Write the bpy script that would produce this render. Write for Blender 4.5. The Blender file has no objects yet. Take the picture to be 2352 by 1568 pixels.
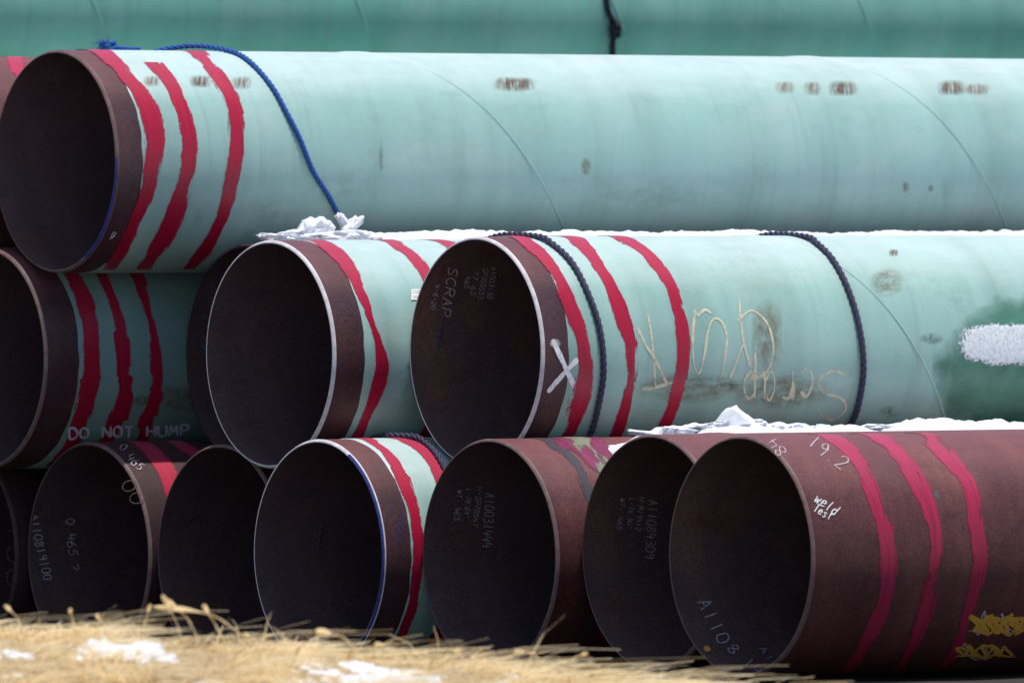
import bpy, math, random
import numpy as np
from mathutils import Vector, Matrix, noise
random.seed(7); np.random.seed(7)
scene=bpy.context.scene
COL=scene.collection

# ------------------------------------------------------------------ frame of the yard
def basis(deg):
    a=math.radians(deg); return Vector((math.sin(a),math.cos(a),0)),Vector((math.cos(a),-math.sin(a),0))
D,Pv=basis(54.4)       # along the pipes / across the stack towards the road
D0,P0=basis(55)
CZ=1.8; FPX=26133.0; HOR=480.0
PITCH=math.atan((784-HOR)/FPX)
CAM=Vector((0,0,CZ))
FWD=Vector((0,math.cos(PITCH),-math.sin(PITCH))); UPV=Vector((0,math.sin(PITCH),math.cos(PITCH)))
R=0.457; WALL=0.012; RI=R-WALL; LEN=23.9
def W0(q,s,z): return P0*q+D0*s+Vector((0,0,z+CZ))
def W(q,s,z): return Pv*q+D*s+Vector((0,0,z+CZ))

# ------------------------------------------------------------------ materials
def newmat(name):
    m=bpy.data.materials.new(name); m.use_nodes=True
    nt=m.node_tree; b=nt.nodes['Principled BSDF']; return m,nt,b
def N(nt,t,**k):
    n=nt.nodes.new(t)
    for a,v in k.items(): setattr(n,a,v)
    return n
def noise_n(nt,vec,scale,detail=4,rough=.55,dist=0):
    n=N(nt,'ShaderNodeTexNoise'); n.inputs['Scale'].default_value=scale; n.inputs['Detail'].default_value=detail
    n.inputs['Roughness'].default_value=rough; n.inputs['Distortion'].default_value=dist
    if vec is not None: nt.links.new(vec,n.inputs['Vector'])
    return n.outputs['Fac']
def mapping(nt,vec,scale,loc=(0,0,0),rot=(0,0,0)):
    n=N(nt,'ShaderNodeMapping'); n.inputs['Scale'].default_value=scale; n.inputs['Location'].default_value=loc; n.inputs['Rotation'].default_value=rot
    nt.links.new(vec,n.inputs['Vector']); return n.outputs[0]
def ramp(nt,fac,stops):
    n=N(nt,'ShaderNodeValToRGB'); e=n.color_ramp.elements
    while len(e)<len(stops): e.new(.5)
    for i,(p,c) in enumerate(stops):
        e[i].position=p; e[i].color=(c[0],c[1],c[2],1) if hasattr(c,'__len__') else (c,c,c,1)
    nt.links.new(fac,n.inputs[0]); return n.outputs[0]
def mix(nt,fac,a,b,mode='MIX'):
    n=N(nt,'ShaderNodeMix',data_type='RGBA',blend_type=mode)
    for s,v in ((n.inputs[0],fac),(n.inputs[6],a),(n.inputs[7],b)):
        if hasattr(v,'is_linked'): nt.links.new(v,s)
        elif hasattr(v,'__len__'): s.default_value=(v[0],v[1],v[2],1)
        else: s.default_value=v
    return n.outputs[2]
def math_n(nt,op,a,b=0,c=0):
    n=N(nt,'ShaderNodeMath',operation=op)
    for i,v in enumerate((a,b,c)):
        if hasattr(v,'is_linked'): nt.links.new(v,n.inputs[i])
        else: n.inputs[i].default_value=v
    return n.outputs[0]
def bump(nt,b,h,strength=.2,dist=.005):
    n=N(nt,'ShaderNodeBump'); n.inputs['Strength'].default_value=strength; n.inputs['Distance'].default_value=dist
    nt.links.new(h,n.inputs['Height']); nt.links.new(n.outputs[0],b.inputs['Normal'])
def objco(nt): return N(nt,'ShaderNodeTexCoord').outputs['Object']
def uvco(nt): return N(nt,'ShaderNodeTexCoord').outputs['UV']
def crest_glare(nt,v,amt,lo=.24,hi=.46):  # sky and sun glare on pipe tops, put into the colour
    """pale glare painted into the colour along the crest of a pipe (local z)"""
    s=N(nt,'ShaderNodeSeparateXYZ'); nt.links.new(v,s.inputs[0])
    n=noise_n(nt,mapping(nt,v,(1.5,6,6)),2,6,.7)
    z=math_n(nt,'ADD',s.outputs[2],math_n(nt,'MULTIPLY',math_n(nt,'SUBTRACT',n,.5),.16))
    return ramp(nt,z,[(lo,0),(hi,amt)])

def coating_mat(name,c1,c2,seed,top=.5,dirt=.5):
    m,nt,b=newmat(name); v=objco(nt)
    v0=mapping(nt,v,(1,1,1),(seed*7.3,seed*3.1,seed))
    big=noise_n(nt,v0,.9,4)
    c=ramp(nt,big,[(.3,c1),(.7,c2)])
    st=noise_n(nt,mapping(nt,v0,(3.2,.3,.3)),1.5,3,.5)
    c=mix(nt,1,c,ramp(nt,st,[(.3,.86),(.5,1.0),(.72,1.07)]),'MULTIPLY')
    du=noise_n(nt,mapping(nt,v0,(1.0,2.0,2.0)),2.2,8,.65)
    c=mix(nt,ramp(nt,du,[(.48,0),(.80,.38)]),c,(.46,.53,.52))
    di=noise_n(nt,v0,6,10,.80)
    c=mix(nt,ramp(nt,di,[(.54,0),(.78,dirt)]),c,(.14,.20,.17))
    rs=noise_n(nt,mapping(nt,v0,(16,1.1,1.1)),1.3,5,.65)
    c=mix(nt,ramp(nt,rs,[(.53,0),(.74,.36)]),c,(.18,.25,.22))
    sp=noise_n(nt,mapping(nt,v0,(1,1,2)),60,3,.6)
    c=mix(nt,ramp(nt,sp,[(.68,0),(.76,.5)]),c,(.16,.11,.07))
    c=mix(nt,crest_glare(nt,v,top),c,(.66,.73,.74))
    nt.links.new(c,b.inputs['Base Color'])
    b.inputs['Specular IOR Level'].default_value=.45
    rr=noise_n(nt,v0,14,5); nt.links.new(ramp(nt,rr,[(.3,.38),(.7,.58)]),b.inputs['Roughness'])
    f=noise_n(nt,v0,160,3); f2=math_n(nt,'ADD',f,math_n(nt,'MULTIPLY',st,2.0)); bump(nt,b,f2,.3,.0015)
    return m
def steel_mat(name,c1,c2,c3,rough=.55,seed=0,spec=.4,top=0,topc=(.27,.10,.11)):
    m,nt,b=newmat(name); vv=objco(nt); v=mapping(nt,vv,(1,1,1),(seed*4.7,seed,seed*2.2))
    n1=noise_n(nt,mapping(nt,v,(2.2,.8,.8)),2.0,7,.65)
    c=ramp(nt,n1,[(.32,c1),(.52,c2),(.72,c3)])
    n2=noise_n(nt,v,120,4,.7)
    c=mix(nt,1,c,ramp(nt,n2,[(.3,.5),(.7,1.5)]),'MULTIPLY')
    n3=noise_n(nt,v,11,9,.78)
    c=mix(nt,ramp(nt,n3,[(.54,0),(.75,.6)]),c,(c3[0]*1.4,c3[1]*1.25,c3[2]*.9))
    n4=noise_n(nt,mapping(nt,v,(.8,3,3)),5,7,.7)
    c=mix(nt,ramp(nt,n4,[(.54,0),(.72,.5)]),c,(c1[0]*.5,c1[1]*.55,c1[2]*.8))
    if top: c=mix(nt,crest_glare(nt,vv,top),c,topc)
    nt.links.new(c,b.inputs['Base Color']); b.inputs['Roughness'].default_value=rough
    b.inputs['Specular IOR Level'].default_value=spec
    bump(nt,b,math_n(nt,'ADD',n2,n3),.4,.0015)
    return m
def paint_mat(name,c1,c2,wear=.45,rough=.42,top=.30,topc=(.55,.11,.20),edge=1.6,base=.43):
    m,nt,b=newmat(name); uv=uvco(nt); v=objco(nt)
    n=noise_n(nt,mapping(nt,uv,(14,2.5,1)),1,6,.7)
    c=ramp(nt,n,[(.35,c1),(.65,c2)])
    c=mix(nt,crest_glare(nt,v,top),c,topc)
    nt.links.new(c,b.inputs['Base Color']); b.inputs['Roughness'].default_value=rough
    b.inputs['Specular IOR Level'].default_value=.35
    sx=N(nt,'ShaderNodeSeparateXYZ'); nt.links.new(uv,sx.inputs[0])
    u=sx.outputs[0]; e=math_n(nt,'MINIMUM',u,math_n(nt,'SUBTRACT',1,u))
    e=math_n(nt,'MULTIPLY',e,edge)
    s1=noise_n(nt,mapping(nt,uv,(30,6.5,1)),1,8,.8); s2=noise_n(nt,v,110,4,.75)
    t=math_n(nt,'ADD',math_n(nt,'MULTIPLY',s1,.6),math_n(nt,'MULTIPLY',s2,.4))
    big=noise_n(nt,mapping(nt,uv,(1.5,3.2,1)),1,3)
    th=math_n(nt,'ADD',t,math_n(nt,'MULTIPLY',ramp(nt,big,[(.46,0),(.70,1)]),wear))
    al=math_n(nt,'SUBTRACT',math_n(nt,'ADD',e,base),th)
    al=ramp(nt,al,[(0,0),(.05,1)])
    nt.links.new(al,b.inputs['Alpha'])
    bump(nt,b,s1,.25,.001)
    return m
def mark_mat(name,c,thr=.42,alpha=1.0,rough=.9,scale=90,lo=.25):
    m,nt,b=newmat(name); v=objco(nt); b.inputs['Base Color'].default_value=(*c,1); b.inputs['Roughness'].default_value=rough
    b.inputs['Specular IOR Level'].default_value=.1
    n=noise_n(nt,v,scale,6,.75)
    nt.links.new(ramp(nt,n,[(thr-.10,alpha*lo),(thr+.06,alpha)]),b.inputs['Alpha']); return m
def stain_mat(name,c1,c2,sc,lo,hi,amt=1.0,edge=.5,rough=.7,box=False,wob=.35,uvw=.6,inner=.5):
    m,nt,b=newmat(name); uv=uvco(nt); ov=objco(nt)
    va=N(nt,'ShaderNodeVectorMath',operation='ADD'); nt.links.new(mapping(nt,uv,sc),va.inputs[0]); nt.links.new(mapping(nt,ov,(3.1,0,0)),va.inputs[1])
    n=noise_n(nt,va.outputs[0],1,8,.75)
    n2=noise_n(nt,ov,28,6,.7); n=math_n(nt,'ADD',math_n(nt,'MULTIPLY',n,uvw),math_n(nt,'MULTIPLY',n2,1-uvw))
    n0=noise_n(nt,ov,7,5)
    nt.links.new(ramp(nt,n0,[(.35,c1),(.65,c2)]),b.inputs['Base Color']); b.inputs['Roughness'].default_value=rough
    if box:
        sx=N(nt,'ShaderNodeSeparateXYZ'); nt.links.new(uv,sx.inputs[0])
        dx=math_n(nt,'ABSOLUTE',math_n(nt,'SUBTRACT',sx.outputs[0],.5)); dy=math_n(nt,'ABSOLUTE',math_n(nt,'SUBTRACT',sx.outputs[1],.5))
        d=math_n(nt,'POWER',math_n(nt,'ADD',math_n(nt,'POWER',dx,3),math_n(nt,'POWER',dy,3)),.3333)
    else:
        vm=N(nt,'ShaderNodeVectorMath',operation='DISTANCE'); nt.links.new(uv,vm.inputs[0]); vm.inputs[1].default_value=(.5,.5,0); d=vm.outputs['Value']
    fall=ramp(nt,math_n(nt,'ADD',d,math_n(nt,'MULTIPLY',math_n(nt,'SUBTRACT',n0,.5),wob)),[(edge*inner,1),(edge*.95,0)])
    al=math_n(nt,'MULTIPLY',ramp(nt,n,[(lo,0),(hi,amt)]),fall)
    nt.links.new(al,b.inputs['Alpha']); return m
def flat_mat(name,c,rough=.6,spec=.4,var=.25,scale=40,metal=0):
    m,nt,b=newmat(name); v=objco(nt); n=noise_n(nt,v,scale,5,.65)
    nt.links.new(ramp(nt,n,[(.3,[x*(1-var) for x in c]),(.7,[min(1,x*(1+var)) for x in c])]),b.inputs['Base Color'])
    b.inputs['Roughness'].default_value=rough; b.inputs['Specular IOR Level'].default_value=spec; b.inputs['Metallic'].default_value=metal
    bump(nt,b,n,.2,.001); return m

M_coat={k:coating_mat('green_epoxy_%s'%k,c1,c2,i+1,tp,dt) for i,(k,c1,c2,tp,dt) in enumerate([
 ('a',(.235,.41,.375),(.29,.455,.43),.52,.45),('b',(.235,.42,.375),(.29,.46,.415),.48,.5),('c',(.235,.41,.385),(.295,.455,.43),.45,.5),('bg',(.16,.43,.345),(.21,.485,.405),.4,.3),('h',(.13,.24,.225),(.18,.30,.285),.2,.6)])}  # coat h is the green darkened to paint in the shade there
M_in=steel_mat('dark_mill_steel',(.078,.048,.060),(.098,.062,.073),(.13,.078,.080),.5,1,.4)
M_in2=steel_mat('dark_mill_steel_warm',(.080,.050,.060),(.108,.066,.070),(.20,.105,.072),.5,5,.4)
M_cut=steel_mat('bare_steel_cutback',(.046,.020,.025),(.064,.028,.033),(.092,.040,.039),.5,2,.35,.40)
M_cutshade=steel_mat('steel_painted_shade',(.026,.014,.018),(.036,.018,.022),(.055,.026,.024),.55,6,.3,.25,(.13,.05,.06))  # darker copy of the outer steel; stack shade put into the colour
M_inshade=steel_mat('mill_steel_painted_shade',(.060,.038,.048),(.080,.050,.060),(.11,.066,.064),.55,8,.35)  # darker copy of the inner steel, shade of the lower-left mouths painted in
M_rust=steel_mat('rusty_steel',(.060,.019,.022),(.090,.029,.030),(.145,.050,.040),.52,3,.35,.45)
M_rim=flat_mat('weathered_bevel_steel',(.15,.085,.08),.5,.5,.3,30)
M_rimlit=flat_mat('painted_bevel_highlight',(.62,.58,.60),.5,.5,.2,30)  # pale bevel: light caught on the rim is put into its colour
M_blue=flat_mat('blue_edge_paint',(.02,.035,.20),.5,.4,.3,30)
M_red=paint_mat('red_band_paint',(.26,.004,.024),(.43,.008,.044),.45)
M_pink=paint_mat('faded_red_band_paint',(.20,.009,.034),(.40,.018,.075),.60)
M_chalk=mark_mat('chalk_marks',(.58,.53,.62),.44,.8)
M_chalkf=mark_mat('faint_chalk_marks',(.30,.27,.31),.46,.65)
M_white=mark_mat('white_paint_marks',(.82,.82,.84),.34,1.0)
M_cross=mark_mat('sprayed_white_paint',(.80,.80,.82),.42,1.0,scale=60,lo=.3)
M_cream=mark_mat('cream_paint_marks',(.66,.62,.46),.47,.85,scale=22,lo=.35)
def snow_mat(name,c1,c2):
    m,nt,b=newmat(name); v=objco(nt); n=noise_n(nt,v,25,8,.75)
    nt.links.new(ramp(nt,n,[(.3,c1),(.7,c2)]),b.inputs['Base Color']); b.inputs['Roughness'].default_value=.7; bump(nt,b,n,.9,.015); return m
M_snow=snow_mat('snow_crystal',(.70,.74,.83),(.88,.89,.92))
M_ropeb=flat_mat('blue_rope_fibre',(.02,.09,.32),.7,.3,.4,120)
M_roped=flat_mat('navy_rope_fibre',(.045,.045,.085),.7,.3,.5,120)
M_ropek=flat_mat('black_rope_fibre',(.012,.012,.022),.7,.3,.5,120)

# ------------------------------------------------------------------ mesh helpers
def mk(name,verts,faces,mats=None,parent=None,smooth=True,uv=None,midx=None):
    me=bpy.data.meshes.new(name); me.from_pydata([tuple(v) for v in verts],[],faces)
    for m in (mats or []): me.materials.append(m)
    if smooth: me.polygons.foreach_set('use_smooth',[True]*len(me.polygons))
    if midx: me.polygons.foreach_set('material_index',midx)
    if uv is not None:
        l=me.uv_layers.new(name='UVMap'); li=np.empty(len(me.loops),dtype=np.int32); me.loops.foreach_get('vertex_index',li)
        l.data.foreach_set('uv',np.asarray(uv,dtype=np.float32)[li].ravel())
    me.update(); o=bpy.data.objects.new(name,me); COL.objects.link(o)
    if parent is not None: o.parent=parent
    return o
def tag(o,label,cat,group=None,kind=None):
    o['label']=label; o['category']=cat
    if group: o['group']=group
    if kind: o['kind']=kind
def grid_faces(nu,nv,wrap_v=False,off=0,flip=False):
    F=[]
    for i in range(nu-1):
        for j in range(nv if wrap_v else nv-1):
            j2=(j+1)%nv
            f=(off+i*nv+j,off+(i+1)*nv+j,off+(i+1)*nv+j2,off+i*nv+j2)
            F.append(f[::-1] if flip else f)
    return F
def loc(a,al,r): return Vector((a,-r*math.sin(al),r*math.cos(al)))
NA=160
def sleeve(name,prof,mats,parent,midx=None,a0=0,a1=2*math.pi):
    full=abs(a1-a0-2*math.pi)<1e-6; V=[]
    n=NA if full else max(8,int(NA*(a1-a0)/6.28))
    for a,r in prof:
        for j in range(n):
            al=a0+(a1-a0)*j/(n if full else n-1); V.append(loc(a,al,r))
    F=grid_faces(len(prof),n,full)
    mi=None
    if midx: 
        per=n if full else n-1
        mi=[m for m in midx for _ in range(per)]
    return mk(name,V,F,mats,parent,True,None,mi)

def ray(x,y):
    return (FWD+Vector(((x-1176)/FPX,0,0))+UPV*((784-y)/FPX))
def hit(P,x,y,inside=False,r=None):
    r=r or (RI if inside else R); dr=ray(x,y); rel=CAM-P.C
    o=(rel.dot(D),rel.dot(Pv),rel.z); d=(dr.dot(D),dr.dot(Pv),dr.z)
    A=d[1]**2+d[2]**2; B=o[1]*d[1]+o[2]*d[2]; C=o[1]**2+o[2]**2-r*r; disc=max(0,B*B-A*C)
    t=(-B+(math.sqrt(disc) if inside else -math.sqrt(disc)))/A
    return o[0]+t*d[0], math.atan2(o[1]+t*d[1],o[2]+t*d[2])

PIPES={}
class Pipe: pass
def pipe(key,q,s,z,coat=None,cut=.13,outer=None,inner=None,rim=None,label='',group='pipes stacked in the storage yard',slen=LEN,seam=None,seamfrom=None):
    P=Pipe(); P.C=W0(q,s,z); P.coat=coat is not None; P.q=P.C.dot(Pv); P.s=P.C.dot(D); P.z=z
    outer=outer or (M_cut if coat else M_rust); inner=inner or M_in
    xs=[.012,.1,.25,.5,1,1.5,2,3,4,5,6,8,10,13,17,slen-.01]
    prof=[(a,R) for a in xs]+[(slen,R-.004),(slen,RI)]+[(a,RI) for a in (18,13,8,5,3,2,1.2,.6,.3,.1,0.0)]
    mi=[0]*len(xs)+[0]+[1]*11
    o=sleeve('steel_pipe',prof,[outer,inner],None,mi[:len(prof)-1])
    o.matrix_world=Matrix.Translation(P.C)@Matrix(((D.x,-Pv.x,0,0),(D.y,-Pv.y,0,0),(0,0,1,0),(0,0,0,1)))
    P.o=o; tag(o,label,'pipe',group); PIPES[key]=P
    sleeve('beveled_edge',[(0.0,RI-.0002),(-.0006,RI+.002),(.0,R-.0065),(.0125,R+.0006)],[rim or M_rim],o)
    if coat:
        co=sleeve('coating',[(cut,R+.0002),(cut+.004,R+.002)]+[(a,R+.002) for a in (.6,1,2,3,4,6,8,12,17,slen-cut)]+[(slen-cut+.002,R+.0002)],[coat],o)
        for v in co.data.vertices:
            if v.co.x<cut+.01:
                al=math.atan2(-v.co.y,v.co.z); v.co.x+=.006*noise.noise(Vector((math.cos(al)*6,math.sin(al)*6,q)))
    pitch=2.15; ph=random.random()*pitch
    if seam:
        (A1,t1),(A2_,t2)=hit(P,*seam[0]),hit(P,*seam[1]); pitch=(A2_-A1)/(t2-t1)*2*math.pi; ph=A1-pitch*t1/(2*math.pi)
    start=seamfrom or (cut+.01 if coat else .03)
    k0=(start-ph)/pitch*2*math.pi; k1=(slen-ph-.2)/pitch*2*math.pi
    st=int((k1-k0)/math.radians(5)); rr=R+(.002 if coat else 0); V=[]
    hw=.010; hh=.0045
    for i in range(st+1):
        t=k0+(k1-k0)*i/st; a=ph+pitch*t/(2*math.pi)
        for dx,dr in ((-hw,-.001),(-hw*.5,hh*.75),(0,hh),(hw*.5,hh*.75),(hw,-.001)):
            V.append(loc(a+dx*1.0,t,rr+dr))
    mk('weld_seam',V,grid_faces(st+1,5),[coat if coat else outer],o)
    return P

def band(P,left,right,mat=None,top=True,ext=(math.radians(-150),math.radians(165)),seed=0,jog=.007,off=.0016,name='painted_band'):
    A=sorted([hit(P,x,y)[::-1] for x,y in catmull(left,3)]); B=sorted([hit(P,x,y)[::-1] for x,y in catmull(right,3)])
    a0=ext[0] if top else min(A[0][0],B[0][0]); a1=ext[1]
    n=int((a1-a0)/math.radians(.7)); nu=7; V=[];UV=[]
    rb=R+(.002 if P.coat else 0)+off
    Ax,Ay=[p[0] for p in A],[p[1] for p in A]; Bx,By=[p[0] for p in B],[p[1] for p in B]
    for i in range(n+1):
        al=a0+(a1-a0)*i/n
        l=np.interp(al,Ax,Ay); r_=np.interp(al,Bx,By)
        def jg(k):
            c=math.floor(al*3.1+k*1.7+.6*noise.noise(Vector((al*2,k,seed)))); rnd=math.sin(c*12.9+k*78.2+seed*3.3)*43758.5; rnd-=math.floor(rnd)
            return (rnd-.5)*2*jog+noise.noise(Vector((al*14,k*5,seed)))*.0015+noise.noise(Vector((al*70,k*9,seed)))*.0025
        l+=jg(1)-.004; r_+=jg(2)+.004
        for j in range(nu):
            u=j/(nu-1); V.append(loc(l+(r_-l)*u,al,rb)); UV.append((u,al*R+seed*5.0))
    return mk(name,V,grid_faces(n+1,nu,flip=True),[mat or M_red],P.o,True,UV)

def catmull(pts,n=6):
    if len(pts)<3: 
        a,b=pts; return [(a[0]+(b[0]-a[0])*i/8,a[1]+(b[1]-a[1])*i/8) for i in range(9)]
    out=[]; Q=[pts[0]]+list(pts)+[pts[-1]]
    for i in range(1,len(Q)-2):
        p0,p1,p2,p3=[np.array(q,float) for q in Q[i-1:i+3]]
        for k in range(n):
            t=k/n; out.append(tuple(.5*((2*p1)+(-p0+p2)*t+(2*p0-5*p1+4*p2-p3)*t*t+(-p0+3*p1-3*p2+p3)*t**3)))
    out.append(tuple(pts[-1])); return out

def strokes(P,S,w,mat,name='handwriting',inside=False,off=.004,smooth=True,wn=.35,nf=40):
    V=[];F=[]
    for k,s in enumerate(S):
        pts=catmull(s) if smooth else [p for i in range(len(s)-1) for p in catmull([s[i],s[i+1]])]
        L=[]
        for x,y in pts:
            a,al=hit(P,x,y,inside)
            if inside and a<.01: a=.01
            r=(RI-off) if inside else (R+(.002 if P.coat else 0)+off)
            L.append((loc(a,al,r+k*.00005),Vector((0,-math.sin(al),math.cos(al)))))
        b=len(V); n=len(L)
        for i,(p,nr) in enumerate(L):
            t=L[min(i+1,n-1)][0]-L[max(i-1,0)][0]
            if t.length<1e-7: t=Vector((1,0,0))
            sd=nr.cross(t.normalized()).normalized()
            ww=w*.5*(1+wn*noise.noise(p*nf))*(.65 if i in(0,n-1) else 1)
            V+=[p-sd*ww,p+sd*ww]
        for i in range(n-1):
            f=(b+2*i,b+2*i+1,b+2*i+3,b+2*i+2); F.append(f)
    return mk(name,V,F,[mat],P.o,False)

FONT={'0':[[(2,0),(.5,1),(0,3),(.7,5.3),(2,6),(3.4,5),(4,3),(3.4,.8),(2,0)]],'1':[[(2,6),(2,3),(2.1,0)]],
'2':[[(0,5),(1,6),(3,6),(4,4.6),(2.5,2.5),(0,0)],[(0,0),(4,.1)]],'3':[[(0,5.5),(2,6),(3.7,5),(3,3.6),(1.5,3.2),(3.5,2.6),(4,1.2),(2.5,0),(0,.4)]],
'4':[[(.8,6),(0,2.4)],[(0,2.4),(4.2,2.4)],[(3.3,4.6),(3,-.2)]],'5':[[(4,6),(.8,6)],[(.8,6),(.5,3.5),(2.5,3.8),(4,2.2),(3,.3),(0,.2)]],
'6':[[(3,6),(1,4.5),(0,2),(1,0),(3,0),(4,1.6),(2.8,3),(.3,2.2)]],'7':[[(0,6),(4,6)],[(4,6),(1.5,0)]],
'8':[[(2,3.2),(.4,4.5),(2,6),(3.6,4.6),(2,3.2),(0,1.5),(2,0),(4,1.5),(2,3.2)]],'9':[[(3.8,4.5),(2,6),(.3,4.5),(2,3.1),(3.8,4.5),(3.2,0)]],
'A':[[(0,0),(2,6)],[(2,6),(4,0)],[(.8,2.2),(3.2,2.2)]],'H':[[(0,0),(0,6)],[(4,0),(4,6)],[(0,3),(4,3)]],
'S':[[(4,5),(2.5,6),(.5,5),(1,3.5),(3.2,2.6),(3.8,1),(2,0),(0,.8)]],'P':[[(0,0),(.2,6)],[(.2,6),(3,6),(4,4.5),(3,3),(.2,2.8)]],
'L':[[(0,6),(0,0)],[(0,0),(3.5,0)]],'W':[[(0,6),(1,0)],[(1,0),(2,4)],[(2,4),(3,0)],[(3,0),(4,6)]],'T':[[(0,6),(4,6)],[(2,6),(2,0)]],
'M':[[(0,0),(.5,6)],[(.5,6),(2,2)],[(2,2),(3.5,6)],[(3.5,6),(4,0)]],'C':[[(4,5),(2.4,6),(.6,5),(0,3),(.6,1),(2.4,0),(4,.8)]],
'R':[[(0,0),(.2,6)],[(.2,6),(3,6),(4,4.6),(3,3.2),(.2,3)],[(1.5,3),(4,0)]],'D':[[(0,0),(0,6)],[(0,6),(2.4,6),(4,4),(4,2),(2.4,0),(0,0)]],
'O':[[(2,0),(.3,1.2),(0,3),(.3,4.8),(2,6),(3.7,4.8),(4,3),(3.7,1.2),(2,0)]],'N':[[(0,0),(0,6)],[(0,6),(4,0)],[(4,0),(4,6)]],
'U':[[(0,6),(0,1.5),(1,0),(3,0),(4,1.5),(4,6)]],'-':[[(.8,3),(3.2,3)]],'.':[[(1.8,0),(2.1,.4)]],"'":[[(2,6),(1.8,4.8)]],
'?':[[(0,5),(2,6),(4,4.8),(2.2,3),(2,1.6)],[(2,.4),(2.1,0)]],' ':[],
'w':[[(0,3.6),(.9,0)],[(.9,0),(2,2.8)],[(2,2.8),(3,0)],[(3,0),(4,3.6)]],'e':[[(.4,1.8),(3.4,2.2),(2.4,3.6),(.6,2.8),(.5,.9),(2,0),(3.8,.8)]],
'l':[[(1.8,6),(1.6,2),(2.4,0)]],'d':[[(3.4,2.8),(1.6,3.4),(.4,1.6),(1.6,0),(3.4,1)],[(3.6,6),(3.5,0)]],'t':[[(2,5.5),(1.9,.8),(3,0)],[(.6,3.8),(3.4,3.9)]],
's':[[(3.4,3),(2,3.6),(.8,2.8),(3,1.4),(2.2,0),(.5,.4)]],'c':[[(3.8,3),(2.2,3.9),(.5,2.4),(.8,.6),(2.4,0),(3.9,.6)]],
'r':[[(.6,3.9),(.7,0)],[(.6,2.2),(1.8,3.7),(3.6,3.6)]],'a':[[(3.4,3),(1.8,3.9),(.3,2),(1.4,0),(3.2,1.4)],[(3.5,3.9),(3.4,1),(4,0)]],
'p':[[(.6,3.8),(.5,-2.4)],[(.6,3),(2.4,3.9),(3.9,2),(2.2,.1),(.6,.9)]]}
def text(P,s,x0,y0,x1,y1,h,w,mat,inside=False,off=.004,jit=.14,slant=.12,name='handwriting',**kw):
    rx,ry=x1-x0,y1-y0; Ln=math.hypot(rx,ry); rx/=Ln; ry/=Ln; ux,uy=ry,-rx
    k=Ln/(5.6*len(s)-1.6); kh=h/6; S=[]
    for i,c in enumerate(s):
        dy=random.uniform(-.35,.35)
        for st in FONT[c]:
            q=[]
            for x,y in st:
                X=(5.6*i+x+slant*y+random.uniform(-jit,jit))*k; Y=(y+dy+random.uniform(-jit,jit))*kh
                q.append((x0+rx*X+ux*Y,y0+ry*X+uy*Y))
            S.append(q)
    return strokes(P,S,w,mat,name,inside,off,**kw)
def patch(P,x,y,w,h,mat,name='surface_stain',off=.0022,inside=False,n=14,lift=0):
    V=[];UV=[]
    for i in range(n):
        for j in range(n):
            u,v=i/(n-1),j/(n-1); a,al=hit(P,x+(u-.5)*w,y+(v-.5)*h,inside)
            if inside: a=max(a,.006)
            rr=(RI-off) if inside else R+(.002 if P.coat else 0)+off
            V.append(loc(a,al,rr)); UV.append((u,v))
    return mk(name,V,grid_faces(n,n),[mat],P.o,True,UV)

# ------------------------------------------------------------------ the pipes
F_=pipe('F',-34.73,25.37,-1.313,None,outer=M_rust,inner=M_in2,label='bare rusty steel pipe with three faded red bands',seamfrom=3)
G_=pipe('G',-35.65,25.616,-1.326,None,outer=M_rust,inner=M_in2,label='bare rusty pipe with chalk numbers inside its mouth')
D_=pipe('D',-36.57,25.496,-1.357,None,outer=M_rust,label='rusty pipe with smeared purple band and chalked heat numbers',seamfrom=1.2)
E_=pipe('E',-37.49,25.308,-1.372,M_coat['c'],.135,rim=M_rimlit,label='green coated pipe with blue painted mouth edge, lowest row',seamfrom=1.2)
L2=pipe('L2',-38.41,25.450,-1.409,None,outer=M_cutshade,inner=M_inshade,label='dark bare steel pipe in shade beside dry grass')
L1=pipe('L1',-39.33,25.410,-1.415,None,outer=M_cutshade,inner=M_inshade,label='dark steel pipe with long chalk number in its mouth')
L0=pipe('L0',-40.25,25.35,-1.43,None,outer=M_cutshade,inner=M_inshade,rim=M_cutshade,label='dark steel pipe with large faint chalk characters')
B_=pipe('B',-37.03,25.750,-.5665,M_coat['b'],.128,rim=M_rimlit,inner=M_in2,label='green coated scrap pipe with white cross on bare end',seam=((1990,660),(2160,930)),seamfrom=1.3)
C_=pipe('C',-37.955,25.386,-.583,M_coat['c'],.15,rim=M_rimlit,label='green coated pipe with jagged red band and white sticker',seamfrom=1.2)
C2=pipe('C2',-38.872,25.894,-.60,None,outer=M_cutshade,inner=M_inshade,rim=M_cutshade,label='dark bare steel pipe recessed between two green pipes')
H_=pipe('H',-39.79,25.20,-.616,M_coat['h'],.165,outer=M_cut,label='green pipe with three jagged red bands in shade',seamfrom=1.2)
H2=pipe('H2',-40.71,25.5,-.63,None,outer=M_cutshade,label='dark bare steel pipe deep in the stack')
A_=pipe('A',-39.33,25.25,.195,M_coat['a'],.127,label='green coated pipe with red bands on the top row',seam=((1100,240),(1288,510)),seamfrom=1.3)
A2=pipe('A2',-40.25,24.95,.18,None,outer=M_rust,label='rusty pipe with red band beside the top green pipe')
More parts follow.
